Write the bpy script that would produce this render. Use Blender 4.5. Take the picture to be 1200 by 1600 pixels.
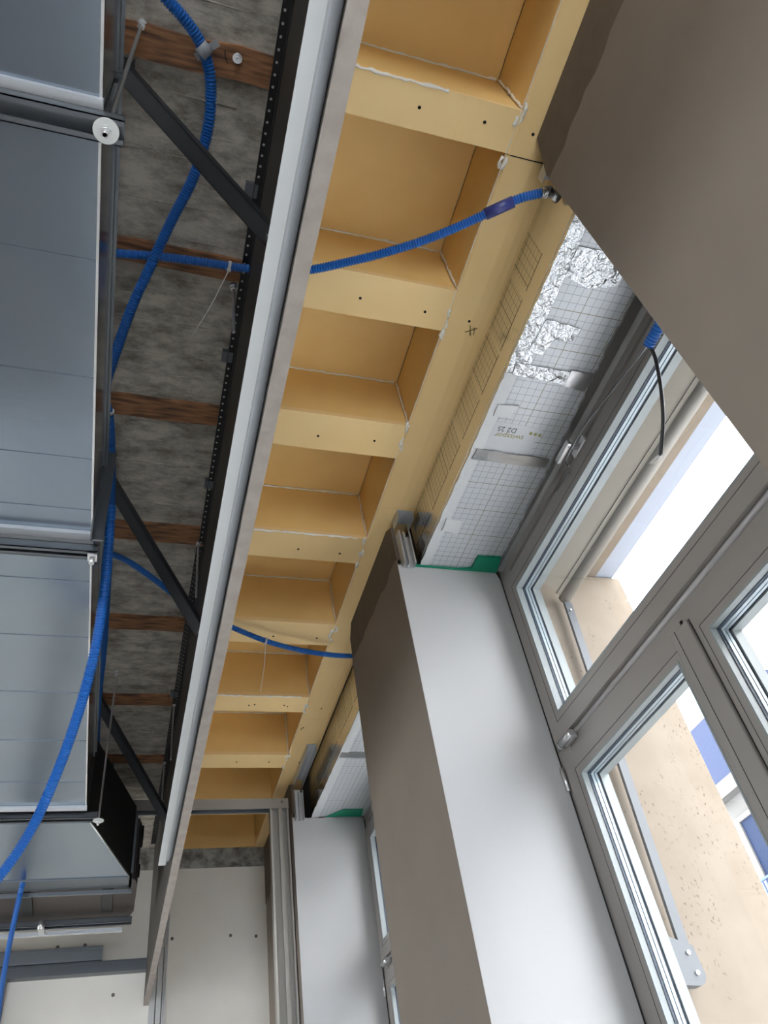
import bpy, bmesh, math, random
from mathutils import Vector, Matrix, noise
random.seed(7)
for o in list(bpy.data.objects): bpy.data.objects.remove(o)
C = bpy.context.scene.collection
EYE = 1.55          # camera height; every z below is measured from the camera

# ------------------------------------------------------------------ camera
F = 1192.1021123
R = [[0.9541791531421544, -0.26455385084585026, -0.13983347787243597],
     [0.0948590215382026, 0.7106210675107675, -0.6971509451629947],
     [0.2838025893851848, 0.6519424315786156, 0.703155127837799]]
cd = bpy.data.cameras.new('camera'); cam = bpy.data.objects.new('camera', cd); C.objects.link(cam)
cd.sensor_fit = 'VERTICAL'; cd.sensor_height = 24.0; cd.sensor_width = 18.0
cd.lens = F / 1600 * 24.0; cd.clip_start = 0.01; cd.clip_end = 500
rx, dn, fw = Vector(R[0]), Vector(R[1]), Vector(R[2])
m = Matrix((rx, -dn, -fw)).transposed().to_4x4()
m.translation = Vector((0, 0, EYE)); cam.matrix_world = m
bpy.context.scene.camera = cam

# ------------------------------------------------------------------ light and exposure
sc = bpy.context.scene
w = bpy.data.worlds.new('overcast_sky'); sc.world = w; w.use_nodes = True
wn = w.node_tree; bg = wn.nodes['Background']
tc = wn.nodes.new('ShaderNodeTexCoord'); nz = wn.nodes.new('ShaderNodeTexNoise'); nz.inputs['Scale'].default_value = 2.2
nz.inputs['Detail'].default_value = 4
cr = wn.nodes.new('ShaderNodeValToRGB')
cr.color_ramp.elements[0].position = .35; cr.color_ramp.elements[0].color = (.80, .88, 1.0, 1)
cr.color_ramp.elements[1].position = .65; cr.color_ramp.elements[1].color = (1.0, 1.0, 1.0, 1)
wn.links.new(tc.outputs['Generated'], nz.inputs['Vector']); wn.links.new(nz.outputs['Fac'], cr.inputs['Fac'])
wn.links.new(cr.outputs['Color'], bg.inputs['Color']); bg.inputs['Strength'].default_value = 5.0
sc.view_settings.view_transform = 'Standard'; sc.view_settings.look = 'None'
sc.view_settings.gamma = 1; sc.view_settings.use_curve_mapping = False
sc.view_settings.exposure = 1.28

# ------------------------------------------------------------------ materials
def mat(name, col, rough=.6, metal=0.0, bump=None, vary=None, spec=None, coat=0):
    """bump=(scale,strength,distance[,stretch]); vary=(scale,colour2,lo,hi[,stretch])"""
    m = bpy.data.materials.new(name); m.use_nodes = True; nt = m.node_tree; b = nt.nodes['Principled BSDF']
    b.inputs['Base Color'].default_value = (*col, 1); b.inputs['Roughness'].default_value = rough
    b.inputs['Metallic'].default_value = metal
    if spec is not None: b.inputs['Specular IOR Level'].default_value = spec
    if coat: b.inputs['Coat Weight'].default_value = coat
    tc = nt.nodes.new('ShaderNodeTexCoord')
    def vec(st):
        if not st: return tc.outputs['Object']
        mp = nt.nodes.new('ShaderNodeMapping'); mp.inputs['Scale'].default_value = st
        nt.links.new(tc.outputs['Object'], mp.inputs['Vector']); return mp.outputs['Vector']
    if vary:
        n = nt.nodes.new('ShaderNodeTexNoise'); n.inputs['Scale'].default_value = vary[0]; n.inputs['Detail'].default_value = 6
        nt.links.new(vec(vary[4] if len(vary) > 4 else None), n.inputs['Vector'])
        r = nt.nodes.new('ShaderNodeValToRGB'); r.color_ramp.elements[0].position = vary[2]; r.color_ramp.elements[1].position = vary[3]
        r.color_ramp.elements[0].color = (*vary[1], 1); r.color_ramp.elements[1].color = (*col, 1)
        nt.links.new(n.outputs['Fac'], r.inputs['Fac']); nt.links.new(r.outputs['Color'], b.inputs['Base Color'])
        m['ramp'] = r.name
    if bump:
        n = nt.nodes.new('ShaderNodeTexNoise'); n.inputs['Scale'].default_value = bump[0]; n.inputs['Detail'].default_value = 5
        nt.links.new(vec(bump[3] if len(bump) > 3 else None), n.inputs['Vector'])
        bp = nt.nodes.new('ShaderNodeBump'); bp.inputs['Strength'].default_value = bump[1]; bp.inputs['Distance'].default_value = bump[2]
        nt.links.new(n.outputs['Fac'], bp.inputs['Height']); nt.links.new(bp.outputs['Normal'], b.inputs['Normal'])
    return m

YEL = mat('yellow_fire_board', (.88, .63, .295), .55, bump=(60, .08, .001), vary=(3, (.85, .59, .265), .35, .6))
YELP = mat('yellow_board_bounce_tint', (.86, .58, .22), .6, bump=(50, .08, .001), vary=(4, (.82, .53, .19), .35, .6))  # deeper yellow stands for light bouncing between the pocket boards
SEAL = mat('white_sealant', (.85, .80, .70), .5, bump=(80, .5, .003))
PAPER = mat('grey_board_paper', (.235, .197, .16), .75, bump=(90, .12, .0008), vary=(5, (.215, .18, .147), .3, .7))
BROWN = mat('brown_core_board', (.14, .11, .08), .8, bump=(120, .3, .001), vary=(25, (.12, .092, .066), .3, .7))
WHITE = mat('white_gypsum_paper', (.43, .43, .425), .7, bump=(150, .05, .0005))
CREAM = mat('cream_plaster', (.90, .87, .79), .8, bump=(14, .25, .003), vary=(6, (.86, .82, .74), .3, .7))
CONC = mat('board_marked_concrete', (.56, .51, .43), .9, bump=(18, .8, .006, (1, 3.5, 1)), vary=(9, (.20, .175, .14), .36, .60, (1, 2.0, 1)))
WOOD = mat('brown_batten_wood', (.40, .18, .075), .7, bump=(30, .4, .002, (1, 8, 1)), vary=(9, (.085, .04, .02), .35, .65, (1, 8, 1)))
GALV = mat('galvanised_duct_sheet', (.30, .345, .40), .20, .88, bump=(3.5, .12, .01), vary=(3, (.25, .30, .36), .3, .7))
ZINC = mat('zinc_profile', (.60, .62, .64), .42, .6)
DZINC = mat('dark_zinc_profile', (.16, .175, .19), .38, .8)
MIDZ = mat('blue_grey_zinc', (.27, .30, .33), .4, .6)
STEEL = mat('dull_strut_steel', (.075, .078, .082), .45, .6)
BLACK = mat('black_sheet', (.012, .011, .010), .5)
DARKB = mat('shaded_fascia_face', (.055, .047, .038), .6, vary=(6, (.045, .038, .03), .3, .7))  # shading of the room-side face is put into this dark colour
EDGE = mat('greige_board_edge', (.36, .32, .285), .8, bump=(60, .4, .002), vary=(22, (.31, .27, .24), .35, .6))
TRIMW = mat('white_trim_enamel', (.53, .55, .55), .35)
BLUE = mat('blue_conduit_plastic', (.008, .118, .43), .42)
BLUEC = mat('dark_blue_coupler', (.05, .06, .22), .35)
CABLE = mat('black_cable_rubber', (.02, .02, .022), .4)
GCABLE = mat('grey_cable_rubber', (.10, .105, .11), .4)
TIE = mat('clear_nylon_tie', (.62, .60, .56), .4)
TAPEG = mat('grey_cloth_tape', (.33, .34, .35), .5)
FRAME = mat('taupe_window_enamel', (.30, .28, .26), .38, bump=(200, .02, .0003))
GAP = mat('shadow_gap_rubber', (.02, .02, .022), .6)
BEAD = mat('pale_glazing_bead', (.27, .30, .30), .4)
SPACER = mat('pale_blue_spacer', (.34, .40, .43), .35, .3)
GASKET = mat('dark_blue_gasket', (.035, .05, .075), .5)
CHROME = mat('satin_nickel', (.74, .74, .74), .3, .9)
FOIL = mat('crumpled_aluminium_foil', (.62, .64, .66), .22, 1, bump=(34, 1.0, .016))
FOILS = mat('smooth_foil_tape', (.46, .46, .46), .28, 1, bump=(14, .5, .008))
WTAPE = mat('white_edge_tape', (.60, .61, .61), .5, .1, bump=(40, .5, .004))
GREEN = mat('green_sealing_tape', (.0, .20, .11), .4, bump=(60, .5, .003))
STONE = mat('cream_travertine', (.265, .222, .172), .75, spec=.2, bump=(30, .3, .003), vary=(10, (.235, .192, .145), .3, .7))
AWN = mat('cream_awning_fabric', (.80, .75, .66), .8, bump=(4, .15, .01))
AWNBAR = mat('cream_awning_bar', (.36, .34, .30), .45)
ARM = mat('grey_arm_enamel', (.095, .105, .115), .4)
FASC = mat('pale_cornice_render', (.36, .40, .47), .7, bump=(60, .5, .003))
FLOORM = mat('pale_screed', (.80, .80, .79), .8, vary=(2, (.74, .74, .73), .3, .7))
ROOM = mat('painted_room_wall', (.45, .44, .42), .8)
STREET = mat('street_paving', (.58, .58, .58), .9, vary=(.6, (.52, .52, .52), .3, .7))
FAC = mat('pale_stone_facade', (.13, .127, .12), .8, spec=.1, vary=(1, (.11, .107, .10), .3, .7))
ROOF = mat('blue_slate_roof', (.02, .03, .065), .6, spec=.1, bump=(8, .3, .02))
DGLASS = mat('dark_facade_glass', (.012, .02, .045), .6, spec=.1)
SHUT = mat('blue_shutter', (.03, .06, .20), .5)
TEXTM = mat('olive_print_ink', (.30, .27, .10), .6)
TEXTD = mat('dark_print_ink', (.09, .10, .10), .6)
DOT = mat('light_hole_rim', (.55, .55, .53), .4)
HOLE = mat('black_screw_recess', (.004, .004, .004), .9)
RUST = mat('brown_fan_casing', (.055, .042, .035), .5, .2, bump=(20, .1, .002))

def glass():
    m = bpy.data.materials.new('window_glass'); m.use_nodes = True; nt = m.node_tree
    for n in list(nt.nodes): nt.nodes.remove(n)
    out = nt.nodes.new('ShaderNodeOutputMaterial'); mx = nt.nodes.new('ShaderNodeMixShader')
    t = nt.nodes.new('ShaderNodeBsdfTransparent'); g = nt.nodes.new('ShaderNodeBsdfGlossy'); lw = nt.nodes.new('ShaderNodeLayerWeight')
    pw = nt.nodes.new('ShaderNodeMath'); pw.operation = 'POWER'; pw.inputs[1].default_value = 5; nt.links.new(lw.outputs['Facing'], pw.inputs[0])
    fr = nt.nodes.new('ShaderNodeMath'); fr.operation = 'MULTIPLY_ADD'; fr.inputs[1].default_value = .8; fr.inputs[2].default_value = .02; nt.links.new(pw.outputs[0], fr.inputs[0])
    t.inputs['Color'].default_value = (.985, .985, .985, 1); g.inputs['Roughness'].default_value = .02
    nt.links.new(fr.outputs[0], mx.inputs[0]); nt.links.new(t.outputs[0], mx.inputs[1]); nt.links.new(g.outputs[0], mx.inputs[2])
    nt.links.new(mx.outputs[0], out.inputs[0]); return m
GLASS = glass()

def grid_mat(name, base, metal, rough, minor, major, pm=.024, pM=.12, axes=(0, 1), bumpy=0.0, fade=.55):
    """printed squares on insulation facing: thin lines every pm metres, strong ones every pM"""
    m = bpy.data.materials.new(name); m.use_nodes = True; nt = m.node_tree; b = nt.nodes['Principled BSDF']
    b.inputs['Metallic'].default_value = metal; b.inputs['Roughness'].default_value = rough
    tc = nt.nodes.new('ShaderNodeTexCoord'); sp = nt.nodes.new('ShaderNodeSeparateXYZ'); nt.links.new(tc.outputs['Object'], sp.inputs[0])
    def line(ax, per, wd):
        a = nt.nodes.new('ShaderNodeMath'); a.operation = 'PINGPONG'; a.inputs[1].default_value = per / 2
        nt.links.new(sp.outputs[ax], a.inputs[0])
        c = nt.nodes.new('ShaderNodeMath'); c.operation = 'LESS_THAN'; c.inputs[1].default_value = wd
        nt.links.new(a.outputs[0], c.inputs[0]); return c.outputs[0]
    def mx(a, b_):
        c = nt.nodes.new('ShaderNodeMath'); c.operation = 'MAXIMUM'; nt.links.new(a, c.inputs[0]); nt.links.new(b_, c.inputs[1]); return c.outputs[0]
    mi = mx(line(axes[0], pm, .0006), line(axes[1], pm, .0006)); ma = mx(line(axes[0], pM, .0011), line(axes[1], pM, .0011))
    def mul(a, k):
        c = nt.nodes.new('ShaderNodeMath'); c.operation = 'MULTIPLY'; nt.links.new(a, c.inputs[0]); c.inputs[1].default_value = k; return c.outputs[0]
    c1 = nt.nodes.new('ShaderNodeMixRGB'); c1.inputs[1].default_value = (*base, 1); c1.inputs[2].default_value = (*minor, 1); nt.links.new(mul(mi, fade), c1.inputs[0])
    c2 = nt.nodes.new('ShaderNodeMixRGB'); c2.inputs[2].default_value = (*major, 1); nt.links.new(c1.outputs[0], c2.inputs[1]); nt.links.new(mul(ma, .85), c2.inputs[0])
    nt.links.new(c2.outputs[0], b.inputs['Base Color'])
    if bumpy:
        n = nt.nodes.new('ShaderNodeTexNoise'); n.inputs['Scale'].default_value = 12; n.inputs['Detail'].default_value = 4; nt.links.new(tc.outputs['Object'], n.inputs['Vector'])
        bp = nt.nodes.new('ShaderNodeBump'); bp.inputs['Strength'].default_value = bumpy; bp.inputs['Distance'].default_value = .008
        nt.links.new(n.outputs['Fac'], bp.inputs['Height']); nt.links.new(bp.outputs['Normal'], b.inputs['Normal'])
    return m
GRID = grid_mat('grid_printed_facing', (.53, .55, .57), .25, .4, (.13, .15, .18), (.19, .175, .08), bumpy=.15, fade=.85)
GOLDG = grid_mat('foil_facing_dark_grid', (.80, .79, .76), 1, .17, (.05, .04, .02), (.01, .01, .01), axes=(1, 2), bumpy=.35, fade=.9)
GOLDF = mat('bare_foil_facing', (.84, .83, .80), .16, 1, bump=(7, .45, .01, (1, .5, 2)))

nt = AWN.node_tree; b = nt.nodes['Principled BSDF']; tr = nt.nodes.new('ShaderNodeBsdfTranslucent'); tr.inputs['Color'].default_value = (.80, .76, .66, 1)
mx_ = nt.nodes.new('ShaderNodeMixShader'); mx_.inputs[0].default_value = .2; nt.links.new(b.outputs[0], mx_.inputs[1]); nt.links.new(tr.outputs[0], mx_.inputs[2])
nt.links.new(mx_.outputs[0], nt.nodes['Material Output'].inputs[0])
for n in CONC.node_tree.nodes:
    if n.type == 'TEX_NOISE': n.inputs['Detail'].default_value = 12; n.inputs['Roughness'].default_value = .72
# travertine pits
nt = STONE.node_tree; b = nt.nodes['Principled BSDF']; tcn = nt.nodes.new('ShaderNodeTexCoord')
mp = nt.nodes.new('ShaderNodeMapping'); mp.inputs['Scale'].default_value = (1.0, 1.0, .6); nt.links.new(tcn.outputs['Object'], mp.inputs['Vector'])
vo = nt.nodes.new('ShaderNodeTexNoise'); vo.inputs['Scale'].default_value = 140; vo.inputs['Detail'].default_value = 3; nt.links.new(mp.outputs[0], vo.inputs['Vector'])
rp = nt.nodes.new('ShaderNodeValToRGB'); rp.color_ramp.elements[0].position = .645; rp.color_ramp.elements[1].position = .675
rp.color_ramp.elements[0].color = (0, 0, 0, 1); rp.color_ramp.elements[1].color = (1, 1, 1, 1); nt.links.new(vo.outputs['Fac'], rp.inputs['Fac'])
mk = nt.nodes.new('ShaderNodeTexNoise'); mk.inputs['Scale'].default_value = 7; nt.links.new(mp.outputs[0], mk.inputs['Vector'])
rk = nt.nodes.new('ShaderNodeValToRGB'); rk.color_ramp.elements[0].position = .45; rk.color_ramp.elements[1].position = .60; nt.links.new(mk.outputs['Fac'], rk.inputs['Fac'])
mu = nt.nodes.new('ShaderNodeMath'); mu.operation = 'MULTIPLY'; nt.links.new(rp.outputs[0], mu.inputs[0]); nt.links.new(rk.outputs[0], mu.inputs[1])
mxr = nt.nodes.new('ShaderNodeMixRGB'); mxr.inputs[2].default_value = (.12, .085, .06, 1); nt.links.new(mu.outputs[0], mxr.inputs[0])
nt.links.new(nt.nodes[STONE['ramp']].outputs['Color'], mxr.inputs[1]); nt.links.new(mxr.outputs[0], b.inputs['Base Color'])

# ------------------------------------------------------------------ helpers
def bx(bm, x0, x1, y0, y1, z0, z1, bev=0.0):
    vs = [bm.verts.new((x, y, z)) for z in (z0, z1) for y in (y0, y1) for x in (x0, x1)]
    fs = [(0, 2, 3, 1), (4, 5, 7, 6), (0, 1, 5, 4), (2, 6, 7, 3), (0, 4, 6, 2), (1, 3, 7, 5)]
    F_ = [bm.faces.new([vs[i] for i in f]) for f in fs]
    if bev:
        bmesh.ops.bevel(bm, geom=list({e for f in F_ for e in f.edges}), offset=bev, segments=2, affect='EDGES', profile=.5)
    return bm
def box(*a, **k): return bx(bmesh.new(), *a, **k)
def prism(bm, pts, axis, a0, a1):
    """extrude a 2D outline; axis 0: pts=(y,z), 1: pts=(x,z), 2: pts=(x,y)"""
    def P(p, a):
        return (a, p[0], p[1]) if axis == 0 else (p[0], a, p[1]) if axis == 1 else (p[0], p[1], a)
    A = [bm.verts.new(P(p, a0)) for p in pts]; B = [bm.verts.new(P(p, a1)) for p in pts]
    n = len(pts); bm.faces.new(A); bm.faces.new(B[::-1])
    for i in range(n): bm.faces.new((A[i], B[i], B[(i + 1) % n], A[(i + 1) % n]))
    bmesh.ops.recalc_face_normals(bm, faces=bm.faces[:]); return bm
def cyl(bm, p0, p1, r, n=16, r1=None):
    p0, p1 = Vector(p0), Vector(p1); d = (p1 - p0).normalized(); r1 = r if r1 is None else r1
    u = d.orthogonal().normalized(); v = d.cross(u)
    A, B = [], []
    for i in range(n):
        a = 2 * math.pi * i / n; q = u * math.cos(a) + v * math.sin(a)
        A.append(bm.verts.new(p0 + q * r)); B.append(bm.verts.new(p1 + q * r1))
    bm.faces.new(A[::-1]); bm.faces.new(B)
    for i in range(n):
        f = bm.faces.new((A[i], A[(i + 1) % n], B[(i + 1) % n], B[i])); f.smooth = True
    return bm
def spline(pts, step):
    P = [Vector(p) for p in pts]; P = [2 * P[0] - P[1]] + P + [2 * P[-1] - P[-2]]; out = []
    for i in range(1, len(P) - 2):
        a, b_, c, d = P[i - 1:i + 3]; n = max(2, int((c - b_).length / step))
        for k in range(n):
            t = k / n
            out.append(.5 * ((2 * b_) + (c - a) * t + (2 * a - 5 * b_ + 4 * c - d) * t * t + (3 * b_ - a - 3 * c + d) * t ** 3))
    out.append(P[-2]); return out
def sweep(bm, pts, rad, n=12, smooth=True):
    """tube along pts; rad(i) gives the ring radius"""
    up = None; prev = None; N = len(pts)
    for i, p in enumerate(pts):
        d = (pts[min(i + 1, N - 1)] - pts[max(i - 1, 0)]).normalized()
        if up is None: up = d.orthogonal().normalized()
        up = (up - d * up.dot(d)).normalized(); v = d.cross(up); r = rad(i)
        ring = [bm.verts.new(p + (up * math.cos(2 * math.pi * k / n) + v * math.sin(2 * math.pi * k / n)) * r) for k in range(n)]
        if prev:
            for k in range(n):
                f = bm.faces.new((prev[k], prev[(k + 1) % n], ring[(k + 1) % n], ring[k])); f.smooth = smooth
        else: bm.faces.new(ring[::-1])
        prev = ring
    bm.faces.new(prev); return bm
def corrugated(pts, r, pitch=.0072):
    P = spline(pts, pitch / 4); return sweep(bmesh.new(), P, lambda i: r if (i % 4) in (0, 1) else r * .80, 12, False)
def tube(pts, r, step=.01, n=8): return sweep(bmesh.new(), spline(pts, step), lambda i: r, n)
def ring(bm, x0, x1, y0, y1, z0, z1, wd):
    """rectangular frame in the YZ plane, opening y0..y1 / z0..z1, border wd outward"""
    bx(bm, x0, x1, y0 - wd, y0, z0 - wd, z1 + wd); bx(bm, x0, x1, y1, y1 + wd, z0 - wd, z1 + wd)
    bx(bm, x0, x1, y0, y1, z1, z1 + wd); bx(bm, x0, x1, y0, y1, z0 - wd, z0); return bm

WL = {}      # world base points of every object, so children can be placed
def obj(name, bm, material, parent=None, origin=None, label=None, cat=None, group=None, kind=None):
    me = bpy.data.meshes.new(name)
    if origin is None:
        xs = [v.co for v in bm.verts]
        mn = Vector((min(c.x for c in xs), min(c.y for c in xs), min(c.z for c in xs))); mxx = Vector((max(c.x for c in xs), max(c.y for c in xs), 0))
        origin = Vector(((mn.x + mxx.x) / 2, (mn.y + mxx.y) / 2, mn.z))
    else: origin = Vector(origin)
    for v in bm.verts: v.co -= origin
    bm.to_mesh(me); bm.free()
    o = bpy.data.objects.new(name, me); C.objects.link(o); me.materials.append(material)
    wl = origin + Vector((0, 0, EYE)); WL[o] = wl
    if parent: o.parent = parent; o.location = wl - WL[parent]
    else: o.location = wl
    tag(o, label, cat, group, kind); return o
def tag(o, label=None, cat=None, group=None, kind=None):
    for k, v in (('label', label), ('category', cat), ('group', group), ('kind', kind)):
        if v: o[k] = v
    return o
def thing(name, loc, label, cat, group=None, kind=None):
    o = bpy.data.objects.new(name, None); C.objects.link(o); o.empty_display_size = .05
    WL[o] = Vector(loc) + Vector((0, 0, EYE)); o.location = WL[o]; return tag(o, label, cat, group, kind)
def at(ax, val, u, v):
    """point of the photograph's pixel u,v on the world plane ax = val (camera-height coordinates)"""
    q = (u - 600, v - 800, F); r = [sum(R[k][i] * q[k] for k in range(3)) for i in range(3)]
    s = val / r['xyz'.index(ax)]; return Vector((r[0] * s, r[1] * s, r[2] * s))
def ragged(a, b_, n, amp, seed=0):
    """points from a to b with a torn outline"""
    rnd = random.Random(seed); out = []
    for i in range(n + 1):
        t = i / n; k = 0 if i in (0, n) else rnd.uniform(-amp, amp)
        out.append((a[0] + (b_[0] - a[0]) * t, a[1] + (b_[1] - a[1]) * t + k))
    return out
ORD = ['first', 'second', 'third', 'fourth', 'fifth', 'sixth', 'seventh', 'eighth', 'ninth']

# ------------------------------------------------------------------ constants of the place
ZC = 2.0            # underside of concrete and of the boxed joists
ZP = 2.25           # pocket ceiling between joists
XB0, XB1 = .78, .94 # boxed edge beam along the windows
XP = .84            # room face of the plasterboard piers
XW = 1.24           # inner face of the windows
ZS = 1.79           # insulated soffit over the windows
YF = 4.80           # far wall
BAYS = [(-2.21, -.84), (-.84, .53)]
BAY1, BAY2 = (.535, 1.905), (2.56, 3.93)
FLZ = -EYE

# ------------------------------------------------------------------ structure
obj('floor', box(-5, 1.76, -5, YF + .2, FLZ - .2, FLZ), FLOORM, kind='structure')
obj('floor', box(-2.6, -.35, -1.5, 3.4, FLZ, FLZ + .004), mat('added_duct_darkener', (.22, .21, .20), .85), kind='structure')  # unseen dark slab added to darken what the upper duct reflects
obj('ceiling', box(-5, .18, -5, YF + .2, ZC + .012, ZC + .25), CONC, kind='structure')
# slab over the boxed joists
obj('ceiling', box(.18, 1.76, -5, YF + .2, ZP + .03, ZP + .25), CONC, kind='structure')
bm = box(-5, 1.24, YF, YF + .2, FLZ, 1.885)
obj('wall_far', bm, CREAM, kind='structure')
bm = bmesh.new(); bx(bm, -5, 1.24, YF + .004, YF + .2, 1.885, ZC + .30)
for k in range(26):                                     # broken render along the top of the wall
    x = .20 + k * .026; h = random.uniform(.012, .05)
    prism(bm, [(x, 1.885 + random.uniform(0, .05)), (x + random.uniform(.02, .04), 1.89 + random.uniform(0, .03)), (x + .03, 1.89 + h), (x + .004, 1.89 + h)], 1, YF - random.uniform(.003, .012), YF + .01)
obj('trim_1', bm, mat('rough_grey_render', (.46, .46, .42), .9, bump=(40, .9, .008), vary=(16, (.16, .15, .13), .36, .6)), kind='structure')
obj('pocket_panel', box(.20, XB0 - .002, YF - .018, YF - .003, ZC + .001, ZP - .002), YELP, label='upright yellow board closing the last pocket above the broken render', cat='ceiling panel')
# left and back walls; their unseen openings are added to brighten the room
bm = bmesh.new()
for y0, y1 in ((-5, -1.0), (-.3, 3.5), (4.6, 5)): bx(bm, -3.7, -3.5, y0, y1, FLZ, ZC + .01)
bx(bm, -3.7, -3.5, -5, 5, FLZ, FLZ + .8); bx(bm, -3.7, -3.5, -5, 5, 1.3, ZC + .01)
obj('wall_left', bm, ROOM, kind='structure')
bm = bmesh.new()
bx(bm, -5, -2.6, -5.2, -5, FLZ + .8, 1.4); bx(bm, -.9, -.6, -5.2, -5, FLZ + .8, 1.4); bx(bm, 1.3, 1.76, -5.2, -5, FLZ + .8, 1.4)
bx(bm, -5, 1.76, -5.2, -5, FLZ, FLZ + .8); bx(bm, -5, 1.76, -5.2, -5, 1.4, ZC + .2)
obj('wall_back', bm, ROOM, kind='structure')
# masonry between and above the windows on the right
def core(y0, y1): return box(XP + .035, XW + .03, y0 + .015, y1 - .015, FLZ, ZP + .2)
bm = bmesh.new()
PIERS = [(-5, -4.95 + .4), (-3.35, -2.9), (-1.5, -.84), (-.10, .52)]
PIERS = [(-5.0, -3.59), (-2.21, -1.49), (-.12, .525), (1.915, 2.55), (3.94, YF)]
for y0, y1 in PIERS: bx(bm, XP + .07, XW + .03, y0 + .02, y1 - .02 if y1 < YF else y1, FLZ, ZS)
bx(bm, 1.0, XW + .03, -5, YF, ZS + .062, ZP + .2)
bx(bm, XP + .07, .965, -5, .52, ZS, ZC)
obj('wall_right', bm, ROOM, kind='structure')
bm = bmesh.new()
for y0, y1 in [(-3.59, -2.21), (-1.49, -.12), (.525, 1.915), (2.55, 3.94)]: bx(bm, XW - .14, XW + .2, y0, y1, FLZ, FLZ + .12)
obj('trim_2', bm, ROOM, kind='structure')

# ------------------------------------------------------------------ windows
def window(name, y0, y1, full=True):
    t = thing(name, (XW, (y0 + y1) / 2, FLZ + .13), 'taupe window with a wide top light over two casements', None, kind='structure')
    zb = FLZ + .13; L, Rr = y1, y0
    # fixed frame
    bm = bmesh.new()
    bx(bm, XW, XW + .07, y1 - .075, y1, zb, ZS); bx(bm, XW, XW + .07, y0, y0 + .075, zb, ZS)
    bx(bm, XW, XW + .07, y0 + .07, y1 - .07, ZS - .05, ZS + .012); bx(bm, XW + .004, XW + .07, y0 + .07, y1 - .07, .96, 1.10)
    bx(bm, XW, XW + .07, y0 + .07, y1 - .07, zb, zb + .06)
    obj('window_frame', bm, FRAME, t)
    ym = (y0 + y1) / 2 + .012
    # transom roll
    bm = bmesh.new(); cyl(bm, (XW + .002, y0 + .01, 1.056), (XW + .002, y1 - .012, 1.056), .0075, 12)
    obj('drip_roll', bm, mat('transom_roll_enamel', (.42, .41, .40), .25), t)
    def sash(nm, a, b_, z0, z1, wd, proud, handle=None):
        """opening a..b / z0..z1 of the visible glass; wd = width of the sash bar"""
        s = obj(nm, ring(bmesh.new(), XW - proud, XW + .052, a, b_, z0, z1, wd), FRAME, t)
        bm = bmesh.new(); g = .0013
        ring(bm, XW - proud - .0006, XW - proud + .001, a - .024, b_ + .024, z0 - .024, z1 + .024, g)
        obj('bead_seam', bm, GAP, s)
        k = obj('glazing_bead', ring(bmesh.new(), XW - proud - .001, XW + .012, a + .001, b_ - .001, z0 + .001, z1 - .001, .006), BEAD, s)
        obj('gasket', ring(bmesh.new(), XW + .012, XW + .052, a + .003, b_ - .003, z0 + .003, z1 - .003, .008), GASKET, s)
        bm = bmesh.new()
        for xa, xb in ((XW + .020, XW + .029), (XW + .032, XW + .040)): ring(bm, xa, xb, a + .005, b_ - .005, z0 + .005, z1 - .005, .006)
        obj('spacer', bm, SPACER, s)
        bm = bmesh.new()
        for xa in (XW + .016, XW + .044): bx(bm, xa, xa + .002, a, b_, z0, z1)
        obj('pane', bm, GLASS, s)
        obj('outer_rebate', ring(bmesh.new(), XW + .047, XW + .075, a + .008, b_ - .008, z0 + .008, z1 - .008, .03), BEAD, s)
        return s
    s = sash('top_sash', y0 + .095, y1 - .093, 1.143, 1.634, .075, .012)
    l = sash('casement', ym + .04, y1 - .095, zb + .11, .940, .075, .006)
    r = sash('casement', y0 + .095, ym - .10, zb + .11, .940, .075, .006)
    bm = bmesh.new(); bx(bm, XW - .014, XW + .05, ym - .055, ym + .018, zb + .06, 1.0, bev=.003)
    obj('meeting_stile', bm, FRAME, t)
    bm = bmesh.new(); bx(bm, XW - .0148, XW - .013, ym - .004, ym - .0025, zb + .06, 1.0); bx(bm, XW - .0075, XW - .0055, ym + .018, ym + .020, zb + .06, 1.0); bx(bm, XW - .0075, XW - .0055, ym - .058, ym - .056, zb + .06, 1.0)
    obj('stile_seam', bm, GAP, t)
    # corner hinges
    bm = bmesh.new(); cyl(bm, (XW - .02, y1 - .135, 1.045), (XW - .02, y1 - .065, 1.045), .011, 14); bx(bm, XW - .014, XW, y1 - .13, y1 - .07, 1.034, 1.058, bev=.002)
    cyl(bm, (XW - .02, y1 - .062, 1.045), (XW - .02, y1 - .055, 1.045), .013, 6)
    obj('hinge', bm, CHROME, t, label='silver top light hinge')
    bm = bmesh.new(); cyl(bm, (XW - .012, y1 - .010, .925), (XW - .012, y1 - .010, .998), .006, 12)
    obj('hinge', bm, CHROME, t)
    # handle of the top light
    yh = (y0 + y1) / 2 + .012
    bm = bmesh.new(); bx(bm, XW - .022, XW - .012, yh - .038, yh + .038, 1.698, 1.724, bev=.003)
    h = obj('window_handle', bm, CHROME, t, label='satin nickel lever handle')
    bm = bmesh.new(); cyl(bm, (XW - .024, yh, 1.711), (XW - .06, yh, 1.711), .011, 16); bx(bm, XW - .066, XW - .050, yh - .012, yh + .070, 1.701, 1.722, bev=.004)
    obj('lever', bm, CHROME, h)
    return t
window('window_1', *BAY1); window('window_2', *BAY2); window('window_3', -1.48, -.13); window('window_4', -3.58, -2.22)

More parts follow.
